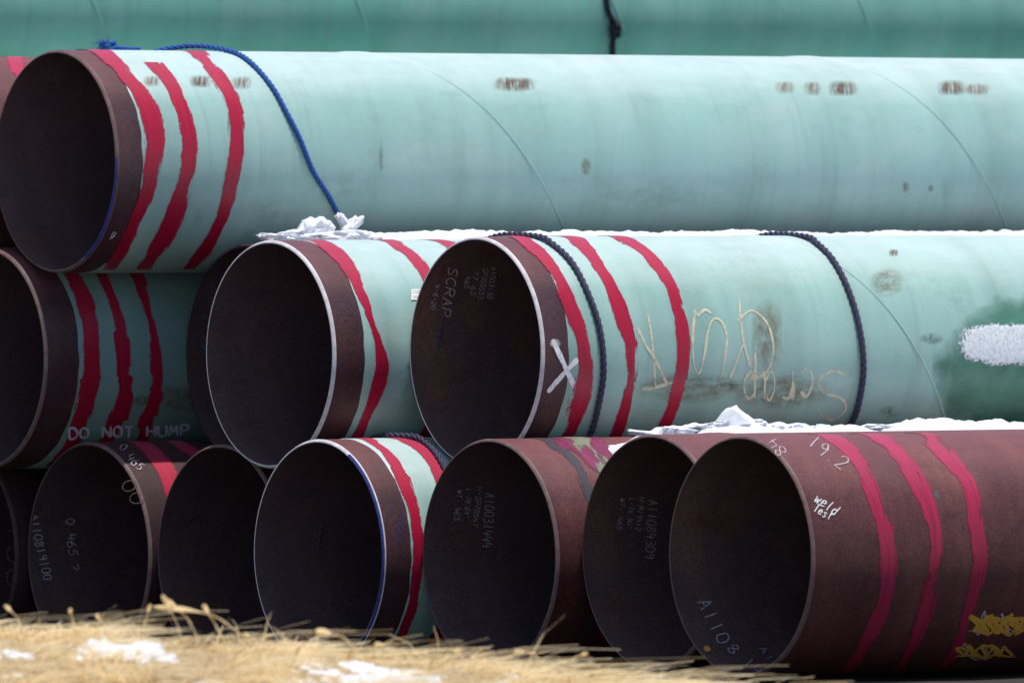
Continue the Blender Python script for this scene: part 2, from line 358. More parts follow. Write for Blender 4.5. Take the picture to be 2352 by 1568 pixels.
for i,(q,z) in enumerate([(-44.5,.95),(-45.42,.95),(-44.04,.16),(-44.96,.16),(-45.88,.16),(-43.58,-.63),(-44.5,-.63),(-45.42,-.63),(-46.34,-.63),(-43.12,-1.42),(-44.04,-1.42),(-44.96,-1.42),(-45.88,-1.42),(-46.8,-1.42)]):
    if i==0: BG=pipe('BG',q,21,z,M_coat['bg'],.13,label='deep green coated pipe on top of the farther stack',group='pipes of the farther stack',seam=((1935,-60),(2010,115)))
    else:
        o=BG.o.copy(); COL.objects.link(o); o.matrix_world=Matrix.Translation(W0(q,21+random.uniform(-.3,.3),z))@BG.o.matrix_world.to_3x3().to_4x4()
        o['label']='deep green coated pipe lying in the farther stack'
        for ch in BG.o.children:
            c=ch.copy(); c.parent=o; COL.objects.link(c)

# ------------------------------------------------------------------ painted bands
band(A_,[(205,118),(243,150),(285,210),(315,270),(326,330),(324,400),(305,480),(270,560),(228,622)],[(258,118),(300,160),(345,215),(372,265),(380,320),(368,390),(345,470),(310,550),(262,618)],seed=1,jog=.003)
band(A_,[(330,145),(375,200),(400,270),(410,340),(400,410),(375,490),(340,570),(308,620)],[(375,145),(415,200),(445,280),(453,350),(443,420),(420,500),(385,570),(350,618)],seed=2,top=False,jog=.003)
band(A_,[(425,120),(465,160),(505,220),(525,290),(525,350),(512,430),(490,510),(455,570),(410,622)],[(470,118),(515,165),(550,230),(565,300),(565,370),(550,430),(520,510),(490,570),(445,620)],seed=3,jog=.005)
band(B_,[(1180,549),(1230,600),(1280,680),(1308,760),(1318,830),(1308,900),(1283,985)],[(1225,549),(1270,590),(1325,680),(1350,760),(1362,820),(1360,900),(1335,985)],seed=4,jog=.004)
band(B_,[(1300,549),(1350,600),(1395,680),(1420,760),(1432,830),(1430,900),(1400,995)],[(1345,549),(1390,610),(1430,680),(1455,750),(1465,820),(1455,900),(1440,985)],seed=5,jog=.004)
band(B_,[(1405,549),(1465,590),(1510,650),(1540,720),(1555,790),(1550,860),(1530,930),(1510,965)],[(1455,549),(1510,590),(1555,660),(1580,730),(1585,800),(1575,880),(1545,965)],seed=6,jog=.004)
band(C_,[(720,558),(775,610),(820,690),(850,760),(862,820),(855,870),(835,940),(805,995)],[(765,558),(810,600),(845,680),(865,750),(898,835),(880,900),(850,960),(835,1000)],seed=7,jog=.003)
band(C_,[(880,558),(930,590),(965,640),(990,700)],[(935,558),(970,590),(990,620),(1025,700)],seed=8)
band(C_,[(1000,558),(1060,600),(1110,700)],[(1045,558),(1110,600),(1160,700)],seed=9)
band(H_,[(147,640),(170,690),(185,770),(187,840),(175,920),(155,1010)],[(185,640),(220,710),(235,790),(235,850),(220,930),(200,1000)],seed=10,jog=.010)
band(H_,[(220,640),(255,720),(265,800),(262,860),(250,940),(225,1010)],[(250,640),(295,760),(305,830),(303,890),(290,960),(265,1010)],seed=11,jog=.012)
band(H_,[(300,640),(325,720),(345,800),(345,870),(320,960),(310,1000)],[(330,640),(355,720),(375,810),(382,860),(370,930),(350,1000)],seed=12,jog=.012)
band(E_,[(820,1009),(880,1050),(920,1130),(943,1220),(946,1310),(930,1400),(890,1490)],[(860,1009),(915,1050),(950,1120),(972,1200),(975,1300),(955,1400),(915,1500)],seed=13,jog=.004)
band(E_,[(905,1009),(960,1040),(1000,1100),(1025,1200)],[(950,1009),(1000,1040),(1035,1100),(1065,1200)],seed=14)
band(L1,[(300,1018),(345,1060),(375,1120),(395,1220)],[(350,1016),(385,1050),(420,1120),(445,1220)],seed=15)
band(L1,[(390,1018),(440,1060),(480,1140)],[(440,1018),(490,1060),(530,1140)],seed=16)
band(F_,[(1880,1001),(1950,1060),(1990,1140),(2015,1230),(2020,1310),(2005,1400),(1965,1490),(1925,1545)],[(1930,1001),(2000,1060),(2040,1150),(2060,1240),(2060,1320),(2035,1420),(1985,1510),(1950,1550)],M_pink,seed=17,jog=.005)
band(F_,[(1985,1000),(2060,1070),(2105,1150),(2130,1230),(2125,1310),(2105,1400),(2080,1480),(2050,1545)],[(2040,1000),(2110,1070),(2145,1140),(2165,1220),(2160,1320),(2140,1420),(2100,1500),(2070,1545)],M_pink,seed=18,jog=.008)
band(F_,[(2105,999),(2170,1070),(2205,1130),(2225,1230),(2225,1310),(2205,1400),(2175,1490),(2160,1520)],[(2150,998),(2210,1060),(2250,1130),(2265,1210),(2265,1310),(2245,1400),(2210,1490),(2190,1520)],M_pink,seed=19,jog=.008)
band(A2,[(10,130),(30,180)],[(60,130),(80,180)],seed=20)
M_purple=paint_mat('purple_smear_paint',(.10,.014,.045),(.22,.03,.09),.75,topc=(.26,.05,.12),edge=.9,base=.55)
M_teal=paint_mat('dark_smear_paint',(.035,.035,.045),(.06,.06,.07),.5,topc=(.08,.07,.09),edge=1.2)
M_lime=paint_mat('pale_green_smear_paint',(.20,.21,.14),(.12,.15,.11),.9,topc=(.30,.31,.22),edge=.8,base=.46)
band(D_,[(1235,1009),(1300,1060),(1340,1130),(1370,1220)],[(1275,1009),(1330,1060),(1362,1130),(1400,1220)],M_teal,seed=21,jog=.002)
band(D_,[(1265,1009),(1325,1060),(1358,1130),(1396,1220)],[(1430,1009),(1480,1060),(1510,1130),(1540,1220)],M_purple,seed=22,off=.002)
band(D_,[(1300,1009),(1352,1060),(1385,1130)],[(1385,1009),(1420,1060),(1440,1130)],M_lime,seed=24,off=.003,jog=.012,ext=(math.radians(-30),math.radians(55)))
sleeve('painted_edge',[(-.0022,RI+.003),(-.0018,R-.006),(.006,R-.0005)],[M_blue],A_.o,None,math.radians(88),math.radians(150))
sleeve('painted_edge',[(-.0022,RI+.003),(-.0018,R-.006),(.006,R-.0005)],[M_blue],E_.o,None,math.radians(28),math.radians(150))

# ------------------------------------------------------------------ writing
strokes(B_,[[(1268,780),(1288,822),(1318,888)],[(1326,824),(1290,862),(1257,900)]],.022,M_cross,'white_cross',off=.0012)
patch(B_,1273,788,30,26,stain_mat('white_overspray',(.8,.8,.8),(.7,.7,.72),(2,2,1),.3,.6,.9,.5),'paint_overspray',.0016)
cream=[[(1487,722),(1497,790),(1504,885)],[(1462,752),(1480,790),(1502,822),(1530,880)],[(1472,893),(1505,888),(1543,878)],
[(1595,712),(1590,770),(1592,830),(1603,857),(1616,820),(1625,760),(1640,732),(1660,745),(1668,790),(1655,865)],[(1600,725),(1618,712),(1632,720)],
[(1697,690),(1700,740),(1708,790),(1722,840)],[(1693,738),(1725,714),(1762,745),(1775,805),(1758,855),(1722,868)],[(1706,790),(1690,830),(1675,868)]]
strokes(B_,cream,.0115,M_cream,'inverted_lettering',off=.0020,wn=.9,nf=9)
text(B_,'S',1942,850,1876,858,112,.0115,M_cream,False,.0020,.1,.05,'scrap_lettering',wn=.9,nf=9)
text(B_,'crap',1868,844,1706,852,100,.0105,M_cream,False,.0024,.1,.1,'scrap_lettering',wn=.9,nf=9)
text(B_,'A1003138',1128,612,1118,684,13,.0028,M_chalk,True,.0015); text(B_,'SP705553',1110,614,1098,684,12,.0028,M_chalk,True,.0015)
text(B_,'77.65',1088,620,1080,676,11,.0028,M_chalk,True,.0015); text(B_,'.465',1070,624,1066,660,11,.0028,M_chalk,True,.0015)
text(B_,'SCRAP',1030,612,1012,722,22,.005,M_chalk,True,.0015); text(B_,'4-6-20',1000,652,988,708,11,.0034,M_chalk,True,.0015)
text(D_,'A10031444',1112,1130,1108,1255,22,.0042,M_chalk,True); text(D_,'H-SP70547',1095,1116,1084,1206,12,.003,M_chalk,True)
text(D_,"L-78.69'",1072,1120,1064,1186,11,.003,M_chalk,True); text(D_,'WT-.465',1050,1122,1042,1192,12,.003,M_chalk,True)
text(G_,'A11084309',1488,1146,1480,1280,22,.0042,M_chalk,True); text(G_,'H-M19412',1468,1140,1458,1216,12,.003,M_chalk,True)
text(G_,"L-78.30'",1445,1142,1439,1212,11,.003,M_chalk,True); text(G_,'WT-.465',1423,1142,1415,1214,12,.003,M_chalk,True)
text(F_,'A110',1600,1382,1650,1480,30,.0055,M_chalk,True,jit=.25); text(F_,'8.14',1668,1492,1736,1552,23,.0048,M_chalk,True,jit=.25); text(F_,'A1',1742,1490,1765,1520,14,.003,M_chalk,True)
strokes(F_,[[(1618,1490),(1623,1486),(1628,1491),(1622,1495),(1619,1490)]],.012,mark_mat('yellow_dot_paint',(.6,.33,.06),.3),'paint_dot',True)
text(F_,'84',1808,1036,1780,1006,24,.0034,M_chalk); text(F_,'19.2',1852,1022,1930,1080,30,.0044,M_chalk)
text(F_,'weld',1868,1150,1914,1184,24,.0034,M_white,jit=.05); text(F_,'Test',1866,1172,1904,1194,19,.0034,M_white,jit=.05)
text(L1,'0.465',272,1030,316,1082,18,.0036,M_chalk,jit=.25); text(L1,'00',276,1112,306,1160,34,.0045,mark_mat('ghost_grey_chalk',(.11,.095,.105),.46,.6))
text(L1,'A110819100',66,1182,98,1332,20,.0042,M_chalk,True,jit=.25); text(L1,'0.465 ?',150,1190,160,1308,20,.0042,M_chalk,True,jit=.25)
text(L0,'A11061',10,1085,14,1400,42,.008,M_chalkf,True)
text(A_,'SCRAP',130,140,122,190,12,.003,M_chalkf,True); text(A_,'4-6-20',112,142,104,176,10,.003,M_chalkf,True)
strokes(A_,[[(252,545),(258,534),(262,530)],[(256,545),(266,532)],[(250,547),(262,540)]],.003,M_white,'handwriting')
text(H_,'DO NOT HUMP',158,1004,432,998,24,.012,mark_mat('faded_stencil_white',(.62,.66,.84),.36,.9),False,.004,.05,0,'stencil_lettering')
text(C_,'SCRAP',782,700,800,840,20,.003,mark_mat('ghost_chalk',(.13,.08,.09),.48,.5)); text(C2,'SCRAP',482,640,474,700,14,.003,M_chalkf,True)
text(C2,'A1108',462,720,460,800,12,.003,M_chalkf,True)
M_yel=mark_mat('ochre_spray_paint',(.66,.36,.06),.40,.95,scale=50)
def scribble(cx,cy,w,h,n,a,b): return [(cx-w/2+w*i/(n-1)+ (h*.35)*math.sin(i*a), cy+h/2*math.sin(i*b+.8)*(.7+.3*math.sin(i*3.7))) for i in range(n)]
strokes(F_,[scribble(2300,1432,150,62,15,1.2,1.9)],.006,M_chalk,'white_scribble',off=.002); strokes(F_,[scribble(2262,1494,134,44,13,1.6,1.7)],.006,M_chalk,'white_scribble',off=.002)
strokes(F_,[scribble(2300,1432,130,54,34,2.1,1.55)],.016,M_yel,'ochre_scribble',off=.003); strokes(F_,[scribble(2258,1494,116,36,30,2.3,1.4)],.013,M_yel,'ochre_scribble',off=.003)
st=patch(C_,955,678,24,24,flat_mat('white_sticker_paper',(.75,.75,.75),.6),'sticker',.004,n=4)
strokes(C_,[[(946,y),(964,y)] for y in (670,674)]+[[(947+i*3,680),(947+i*3,687)] for i in range(6)],.0014,flat_mat('black_print',(.02,.02,.02)),'sticker_print',off=.0052)

# ------------------------------------------------------------------ stains and painted inner glow
M_st=stain_mat('rust_scuff',(.16,.08,.045),(.25,.16,.10),(15,.8,1),.41,.57,.85,.54,box=True,uvw=.85,inner=.35)
M_st2=stain_mat('rust_scuff_dark',(.07,.026,.024),(.16,.08,.045),(15,.7,1),.40,.54,.95,.56,box=True,uvw=.84,inner=.35)
M_tan=stain_mat('tan_grime',(.27,.20,.11),(.16,.14,.09),(3,4,1),.39,.64,.7,.6)
M_gry=stain_mat('grey_scrape',(.13,.19,.18),(.2,.26,.25),(3,3,1),.44,.75,.40,.55,uvw=.75,inner=.2)
M_grk=stain_mat('grey_scrape_mark',(.07,.10,.11),(.12,.15,.15),(5,2,1),.43,.58,.7,.5,inner=.2)
M_pale=stain_mat('pale_scuff',(.5,.56,.55),(.55,.62,.60),(3,4,1),.48,.72,.45,.6)
M_inglow=stain_mat('painted_inner_glow',(.26,.11,.045),(.17,.08,.045),(2,2,1),.34,.70,.75,.5,wob=.25,inner=.1)  # warm bounce glow inside the mouths, painted as brown patches
for P,x,y,w,h in [(B_,1010,880,170,190),(L2,440,1400,200,150),(E_,690,1460,200,110),(F_,1640,1200,220,90),(D_,1060,1250,160,160),(A_,90,560,160,110),(G_,1420,1400,140,150),(L1,150,1400,190,120)]:
    patch(P,x,y,w,h,M_inglow,'inner_glow',.0010,True)
for P,x,y,w,h,m in [(A_,1180,195,104,34,M_st2),(A_,1802,203,48,32,M_st),(A_,1865,204,40,34,M_st),(A_,1938,204,68,36,M_st2),(A_,2185,202,66,36,M_st2),(A_,2242,206,66,28,M_st),
 (A_,348,188,44,26,M_st),(A_,460,188,52,30,M_st2),(A_,553,192,48,30,M_st),(A_,845,290,22,80,M_pale),(A_,1050,320,600,160,M_pale),(A_,1345,382,24,40,M_tan),(A_,2080,430,20,28,M_st),(A_,2137,432,14,20,M_st),
 (A_,620,485,170,90,M_gry),(A_,455,500,26,50,M_gry),(A_,525,290,12,70,M_grk),(A_,2170,440,20,120,M_gry),(A_,780,440,200,120,M_gry),(A_,875,360,14,110,M_grk),(A_,1500,450,500,120,M_gry),
 (B_,2052,582,24,18,M_st2),(B_,2035,650,76,66,M_tan),(B_,2140,778,66,30,M_grk),(B_,1580,890,260,70,M_tan),(B_,1680,885,60,22,M_grk),(B_,1800,900,220,80,M_tan),(B_,1760,770,70,170,M_tan),(B_,2040,945,60,36,M_grk),(B_,1700,640,240,140,M_pale),
 (C_,895,745,130,60,M_pale),(C_,940,900,60,160,M_gry),(H_,410,915,110,60,M_tan),(H_,330,920,60,30,M_tan),(E_,915,1200,60,160,stain_mat('blue_stain',(.02,.03,.12),(.03,.04,.15),(3,3,1),.47,.65,.5,.6)),
 (F_,2150,1140,24,60,M_grk),(F_,2200,1440,50,110,M_gry)]:
    patch(P,x,y,w,h,m,off=.0006)
M_dk=stain_mat('dark_green_repair',(.050,.18,.12),(.09,.27,.19),(3,3,1),.24,.46,.9,.54,.4,wob=.20,inner=.74)
patch(B_,2470,868,660,420,M_dk,'repair_coating',.0012,n=30)

# ------------------------------------------------------------------ ropes
def rope(name,pts,r,mat,label,pitch=None,parent=None):
    P=[Vector(p) for p in pts]; Q=[P[0]]+P+[P[-1]]; path=[]
    for i in range(1,len(Q)-2):
        a,b_,c,d=Q[i-1:i+3]
        for k in range(6):
            t=k/6; path.append(.5*((2*b_)+(c-a)*t+(2*a-5*b_+4*c-d)*t*t+(3*b_-a-3*c+d)*t**3))
    path.append(P[-1])
    L=[0]
    for i in range(1,len(path)): L.append(L[-1]+(path[i]-path[i-1]).length)
    step=r*.55; n=max(4,int(L[-1]/step)); pp=[]
    xs=np.linspace(0,L[-1],n)
    arr=np.array([tuple(p) for p in path]); pp=np.stack([np.interp(xs,L,arr[:,k]) for k in range(3)],1)
    pp=[Vector(p) for p in pp]; pitch=pitch or r*7; V=[];F=[]
    for sidx in range(3):
        up=Vector((0.3,.2,1)).normalized(); base=len(V)
        for i,p in enumerate(pp):
            t=(pp[min(i+1,n-1)]-pp[max(i-1,0)]).normalized(); x=(up-t*up.dot(t)).normalized(); up=x; y=t.cross(x)
            th=2*math.pi*(xs[i]/pitch+sidx/3); c=p+(x*math.cos(th)+y*math.sin(th))*r*.5
            for j in range(7):
                ph=2*math.pi*j/7; V.append(c+(x*math.cos(ph)+y*math.sin(ph))*r*.56)
        F+=grid_faces(n,7,True,base)
    o=mk(name,V,F,[mat],parent)
    if parent is None: tag(o,label,'rope')
    return o
def wpt(P,a,al,off): return P.o.matrix_world@loc(a,al,R+.002+off)
def rp(P,pts,off,pre=(),post=()):
    out=[wpt(P,a,math.radians(al),o) for a,al,o in pre]
    for x,y in pts:
        a,al=hit(P,x,y); out.append(wpt(P,a,al,off))
    out+= [wpt(P,a,math.radians(al),o) for a,al,o in post]; return out
bpy.context.view_layer.update()
aA=lambda x:hit(A_,x,125)[0]
blue=rp(A_,[(540,128),(580,155),(625,208),(655,262),(685,320),(715,392),(750,447),(775,492),(790,518)],.011,
  pre=[(aA(425),-14,.012),(aA(455),-8,.018),(aA(485),-4,.022),(aA(512),2,.016)])
br=rope('rope',blue,.0105,M_ropeb,'blue twisted rope draped over the top green pipe')
a0=aA(310)
knot=[]
for k in range(14):
    t=k/13*2*math.pi*1.7; knot.append(wpt(A_,a0+.03*math.cos(t),math.radians(-9),.02+.018*math.sin(t*1.3))+Pv*(.02*math.sin(t)))
rope('rope_knot',[wpt(A_,a0+.16,math.radians(-10),.012),wpt(A_,a0+.08,math.radians(-9),.012)]+knot,.010,M_ropeb,'',parent=None)
kn=bpy.data.objects['rope_knot']; kn['label']='frayed blue rope knot lying on top of a pipe'; kn['category']='rope'
def fray(p,n,lo,hi,th,mat,parent,bias):
    V=[];F=[]
    for k in range(n):
        d=(D*random.uniform(-1,bias)+Vector((0,0,random.uniform(-.3,1)))+Pv*random.uniform(-.5,.5)).normalized(); ln=random.uniform(lo,hi)
        b=len(V); s=Vector((random.uniform(-1,1),random.uniform(-1,1),random.uniform(-1,1))).normalized()*th
        V+=[p-s,p+s,p+d*ln*.6+s,p+d*ln*.6-s,p+d*ln+Vector((0,0,-.01))]; F+=[(b,b+1,b+2,b+3),(b+3,b+2,b+4)]
    mk('frayed_fibre',V,F,[mat],parent,False)
fray(wpt(A_,a0-.03,math.radians(-8),.02),70,.02,.06,.0014,M_ropeb,kn,.5)
fray(wpt(A_,a0+.0,math.radians(-8),.03),40,.02,.05,.0014,M_ropeb,kn,1)
def full(P,pts,r,mat,label):
    h0=hit(P,*pts[0]); h1=hit(P,*pts[-1])
    d1=math.degrees(h1[1])
    pre=[(h0[0]-.10,-100,r),(h0[0]-.07,-60,r),(h0[0]-.05,-30,r),(h0[0]-.035,-12,r)]
    post=[(h1[0]-.02,d1+12,r),(h1[0]-.05,d1+35,r)]
    return rope('rope',rp(P,pts,r,pre,post),r,mat,label)
full(B_,[(1235,551),(1265,566),(1310,608),(1348,680),(1374,760),(1382,850),(1370,930),(1352,992)],.0125,M_roped,'navy twisted rope tied around a green pipe near its end')
full(B_,[(1850,551),(1875,566),(1912,605),(1946,672),(1970,755),(1979,840),(1970,915),(1953,965)],.0125,M_roped,'navy twisted rope wrapped around a green pipe')
full(E_,[(945,1010),(975,1022),(1005,1055),(1030,1110)],.013,M_roped,'dark rope wrapped around a coated pipe, lowest row')
kr=rope('rope',rp(BG,[(1380,-60),(1388,-5),(1394,30),(1409,62),(1403,95),(1404,135)],.014),.014,M_ropek,'black knotted rope hanging down a far green pipe')
kp=rp(BG,[(1407,68)],.02)[0]
rope('knot',[kp+Vector((.022*math.cos(t*1.9),.014*math.sin(t*2.3),.030*math.sin(t*1.3)))for t in range(12)],.011,M_ropek,'',parent=kr)
fray(kp,50,.03,.08,.002,M_ropek,kr,1)

# ------------------------------------------------------------------ snow
def at(x,y,q):
    dr=ray(x,y); t=q/dr.dot(Pv); return CAM+dr*t
def surf(q,pipes,clear):
    return max([p.z+max(.08,math.sqrt(max(0,(R-.007)**2-(q-p.q)**2))) if abs(q-p.q)<R*1.2 else -9 for p in pipes])+clear
def snow_strip(pipes,qc,w,s0,s1,ztop,label,seed,amp=.022,spikes=(),taper=.5):
    ns=int((s1-s0)/.010); nq=38; V=[]
    for i in range(ns):
        s=s0+(s1-s0)*i/(ns-1); e=min(1,(s-s0)/taper)
        for j in range(nq):
            v=-1+2*j/(nq-1); q=qc+v*w/2+.02*noise.noise(Vector((s*3,v,seed)))
            base=surf(q,pipes,0)
            vz=noise.voronoi(Vector((s*11,q*11,seed)))[0]; cell=(vz[1]-vz[0])
            z=ztop-.012+amp*noise.noise(Vector((s*2.1,q*1.5,seed)))+amp*.9*noise.noise(Vector((s*9,q*9,seed+3)))+.022*min(.4,cell)+.009*noise.noise(Vector((s*45,q*45,seed)))
            for sx,hg,wd in spikes: z+=hg*max(0,1-abs(s-sx)/wd)**.8*max(0,1-abs(v+.1)*1.8)
            z-=.10*max(0,abs(v)-.6)**1.2
            z=base+max(0,(z-.05*(1-e)-base))*e**.3
            V.append(W(q,s,z))
    o=mk('snow',V,grid_faces(ns,nq),[M_snow]); tag(o,label,'snow',kind='stuff'); return o
qA=(C_.q+C2.q)/2; qD=(D_.q+G_.q)/2
snow_strip([C_,C2],qA,.72,max(C_.s,C2.s)+.09,34,-.096,'thin snow ridge lying on the middle row of pipes',1,.016,taper=.2)
s0=at(1432,1000,qD-.15).dot(D)
sx=at(1690,950,qD-.03).dot(D)
snow_strip([D_,G_],qD,.66,s0,32,-.852,'crusty snow ridge lying on the lowest row of pipes',2,.020,[(sx,.095,.035),(sx+.06,.040,.07),(sx-.2,.02,.12),(sx+.28,.02,.12)],taper=.25)
def chunk(c,sx,sy,sz,rz,seed,ry=0):
    import bmesh
    bm=bmesh.new(); bmesh.ops.create_icosphere(bm,subdivisions=4,radius=1)
    for v in bm.verts:
        p=v.co.copy(); m=max(abs(p.x),abs(p.y),abs(p.z)); p=p.lerp(p/m,.6)
        f=1+.35*noise.noise(p*1.3+Vector((seed,0,0)))+.20*noise.noise(p*3+Vector((0,seed,0)))+.08*noise.noise(p*11)
        p.x*=1+.35*noise.noise(Vector((seed,p.z*2,0)))-.25*p.z*math.sin(seed)
        v.co=Vector((p.x*sx,p.y*sy,p.z*sz))*f
    me=bpy.data.meshes.new('snow_chunk'); bm.to_mesh(me); bm.free(); me.materials.append(M_snow)
    for pl in me.polygons: pl.use_smooth=True
    o=bpy.data.objects.new('snow_chunk',me); COL.objects.link(o); o.location=c; o.rotation_euler=(random.uniform(-.2,.2),ry,rz)
    tag(o,'broken slab of snow resting on stacked pipes','snow chunk','snow chunks on the pipes'); return o
for x,y,dq,sx_,sy,sz,ry in [(635,546,.1,.07,.06,.014,.1),(668,536,.1,.045,.04,.012,-.2),(718,526,.06,.060,.04,.042,-.25),(745,524,.02,.035,.03,.030,.3),(806,522,.06,.022,.04,.050,.75),(788,510,.02,.014,.03,.040,-.5),(822,540,.1,.05,.04,.020,.1),(765,546,.1,.10,.05,.022,0),(690,548,.1,.10,.05,.016,0),(735,512,.03,.018,.02,.022,.2),(880,547,.1,.09,.05,.012,.05),(960,549,.1,.06,.05,.008,0)]:
    chunk(at(x,y,qA+dq),sx_,sy,sz,math.radians(35)+random.uniform(-.3,.3),x*.1,ry)
for x,y,sx_,sz in [(1480,995,.06,.010),(1530,991,.03,.010),(1560,989,.06,.012),(1620,982,.05,.014),(1655,974,.02,.012),(1730,975,.04,.018),(1770,985,.06,.014),(1820,984,.03,.012),(1900,984,.04,.010),(2020,980,.05,.010)]:
    chunk(at(x,y,qD+.05),sx_,.05,sz,math.radians(35)+random.uniform(-.3,.3),x*.1,random.uniform(-.15,.15))
M_crust,nt,b=newmat('thin_snow_crust'); v=objco(nt); n1=noise_n(nt,v,70,6,.8); b.inputs['Roughness'].default_value=.8
nt.links.new(ramp(nt,n1,[(.35,(.45,.52,.52)),(.55,(.76,.79,.83))]),b.inputs['Base Color'])
uvn=uvco(nt); sxx=N(nt,'ShaderNodeSeparateXYZ'); nt.links.new(uvn,sxx.inputs[0])
al=math_n(nt,'ADD',math_n(nt,'MULTIPLY',sxx.outputs[0],.75),math_n(nt,'SUBTRACT',math_n(nt,'MULTIPLY',n1,1.6),1.08))
nt.links.new(ramp(nt,al,[(0,0),(.22,1)]),b.inputs['Alpha']); bump(nt,b,n1,.6,.006)
V=[];UV=[];n=60
for i in range(n):
    for j in range(n//2):
        u,v_=i/(n-1),j/(n//2-1); a,al_=hit(B_,2188+u*320,738+v_*106)
        ed=max(0,1-(abs(2*u-1)**4+abs(2*v_-1)**2.6)-.25*noise.noise(Vector((u*9,v_*4,1))))
        V.append(wpt(B_,a,al_,.0025+.004*min(1,ed*2)+.001*noise.noise(Vector((u*40,v_*14,2))))); UV.append((min(1,ed*1.5),0))
tag(mk('snow_crust',V,grid_faces(n,n//2),[M_crust],None,True,UV),'oval crust of thin snow stuck to a green pipe','snow')

# ------------------------------------------------------------------ ground with bank
cx=[-60,-1.71,-1.13,-.47,.03,.62,1.71,60]; cz=[-1.44,-1.43,-1.455,-1.515,-1.55,-1.61,-1.78,-1.80]
def gz(X,Y):
    q=X*Pv.x+Y*Pv.y; base=-1.80+.0217*(min(-33,max(-46,q))+34.73)
    c=np.interp(X,cx,cz); pr=math.exp(-((Y-37.9)/(1.35 if Y<37.9 else 1.0))**2)*math.exp(-(max(0,abs(X)-6)/4)**2)
    z=base+max(0,c-base)*pr
    f=max(0,1-abs(Y-38)/12)
    z+=f*(.03*noise.noise(Vector((X*1.4,Y*1.4,0)))+.012*noise.noise(Vector((X*6,Y*6,3))))*(1 if Y<41 else .4)
    return z+CZ
xs=[-3000,-800,-200,-60,-25,-12,-8,-6,-5]+list(np.arange(-4,4.01,.06))+[5,6,8,12,25,60,200,800,3000]
ys=[-3000,-800,-200,-50,0,15,25,30,33]+list(np.arange(34.5,41.01,.06))+list(np.arange(41.5,60,.8))+[65,80,150,400,1200,3000]
V=[(x,y,gz(x,y)) for x in xs for y in ys]
Mg,nt,b=newmat('dry_turf_ground'); v=objco(nt)
n1=noise_n(nt,v,2.2,8,.7); n2=noise_n(nt,v,40,6,.7)
c=ramp(nt,n2,[(.3,(.20,.14,.07)),(.5,(.44,.32,.17)),(.7,(.60,.47,.28))])
sy=N(nt,'ShaderNodeSeparateXYZ'); nt.links.new(v,sy.inputs[0])
near=ramp(nt,math_n(nt,'MULTIPLY',sy.outputs[1],.01),[(.355,.20),(.365,-.0),(.60,.0),(.62,.2)])  # unseen snow field added before and beyond the stacks to bounce light
c=mix(nt,ramp(nt,math_n(nt,'ADD',n1,near),[(.60,0),(.64,1)]),c,(.82,.84,.88))
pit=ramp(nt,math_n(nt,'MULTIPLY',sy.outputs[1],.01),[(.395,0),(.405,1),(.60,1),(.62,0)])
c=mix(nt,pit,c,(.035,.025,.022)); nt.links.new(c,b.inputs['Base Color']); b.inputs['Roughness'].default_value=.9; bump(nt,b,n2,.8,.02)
g=mk('ground',V,grid_faces(len(xs),len(ys),flip=True),[Mg]); tag(g,'dry grassy ground with a low bank and snow patches','ground',kind='structure')

SN=[(280,1490,.22,.032),(350,1504,.14,.022),(25,1497,.12,.018),(740,1530,.16,.016),(840,1544,.22,.018),(960,1556,.20,.016),(1060,1552,.10,.010),(1200,1548,.15,.012),(1130,1560,.12,.010),(690,1560,.14,.012),(1600,1562,.14,.012),(1430,1560,.12,.010),(20,1548,.10,.013),(480,1556,.10,.010)]
snowpos=[]
for i,(x,y,w,h) in enumerate(SN):
    dr=ray(x,y+10); 
    for k in range(500):
        t=35.5+k*.02; p=CAM+dr*t
        if p.z<gz(p.x,p.y): break
    snowpos.append((p.x,p.y,w)); V=[];n=54
    for a in range(n):
        for c_ in range(n):
            u,v=-1+2*a/(n-1),-1+2*c_/(n-1); X=p.x+u*w*.66; Y=p.y+v*w*.9
            rr=math.sqrt(u*u+v*v)+.75*noise.noise(Vector((u*2.2,v*2.2,i*3.1)))+.45*noise.noise(Vector((u*6,v*6,i*3.1)))
            V.append((X,Y,gz(X,Y)-.018+h*1.25*max(0,1-max(0,rr)**3)**.5*(1+.5*noise.noise(Vector((X*9,Y*9,i))))+.010*noise.noise(Vector((X*30,Y*30,i)))))
    tag(mk('snow_patch',V,grid_faces(n,n,flip=True),[M_snow]),'melting patch of snow on the dry grass bank','snow','snow patches on the bank')

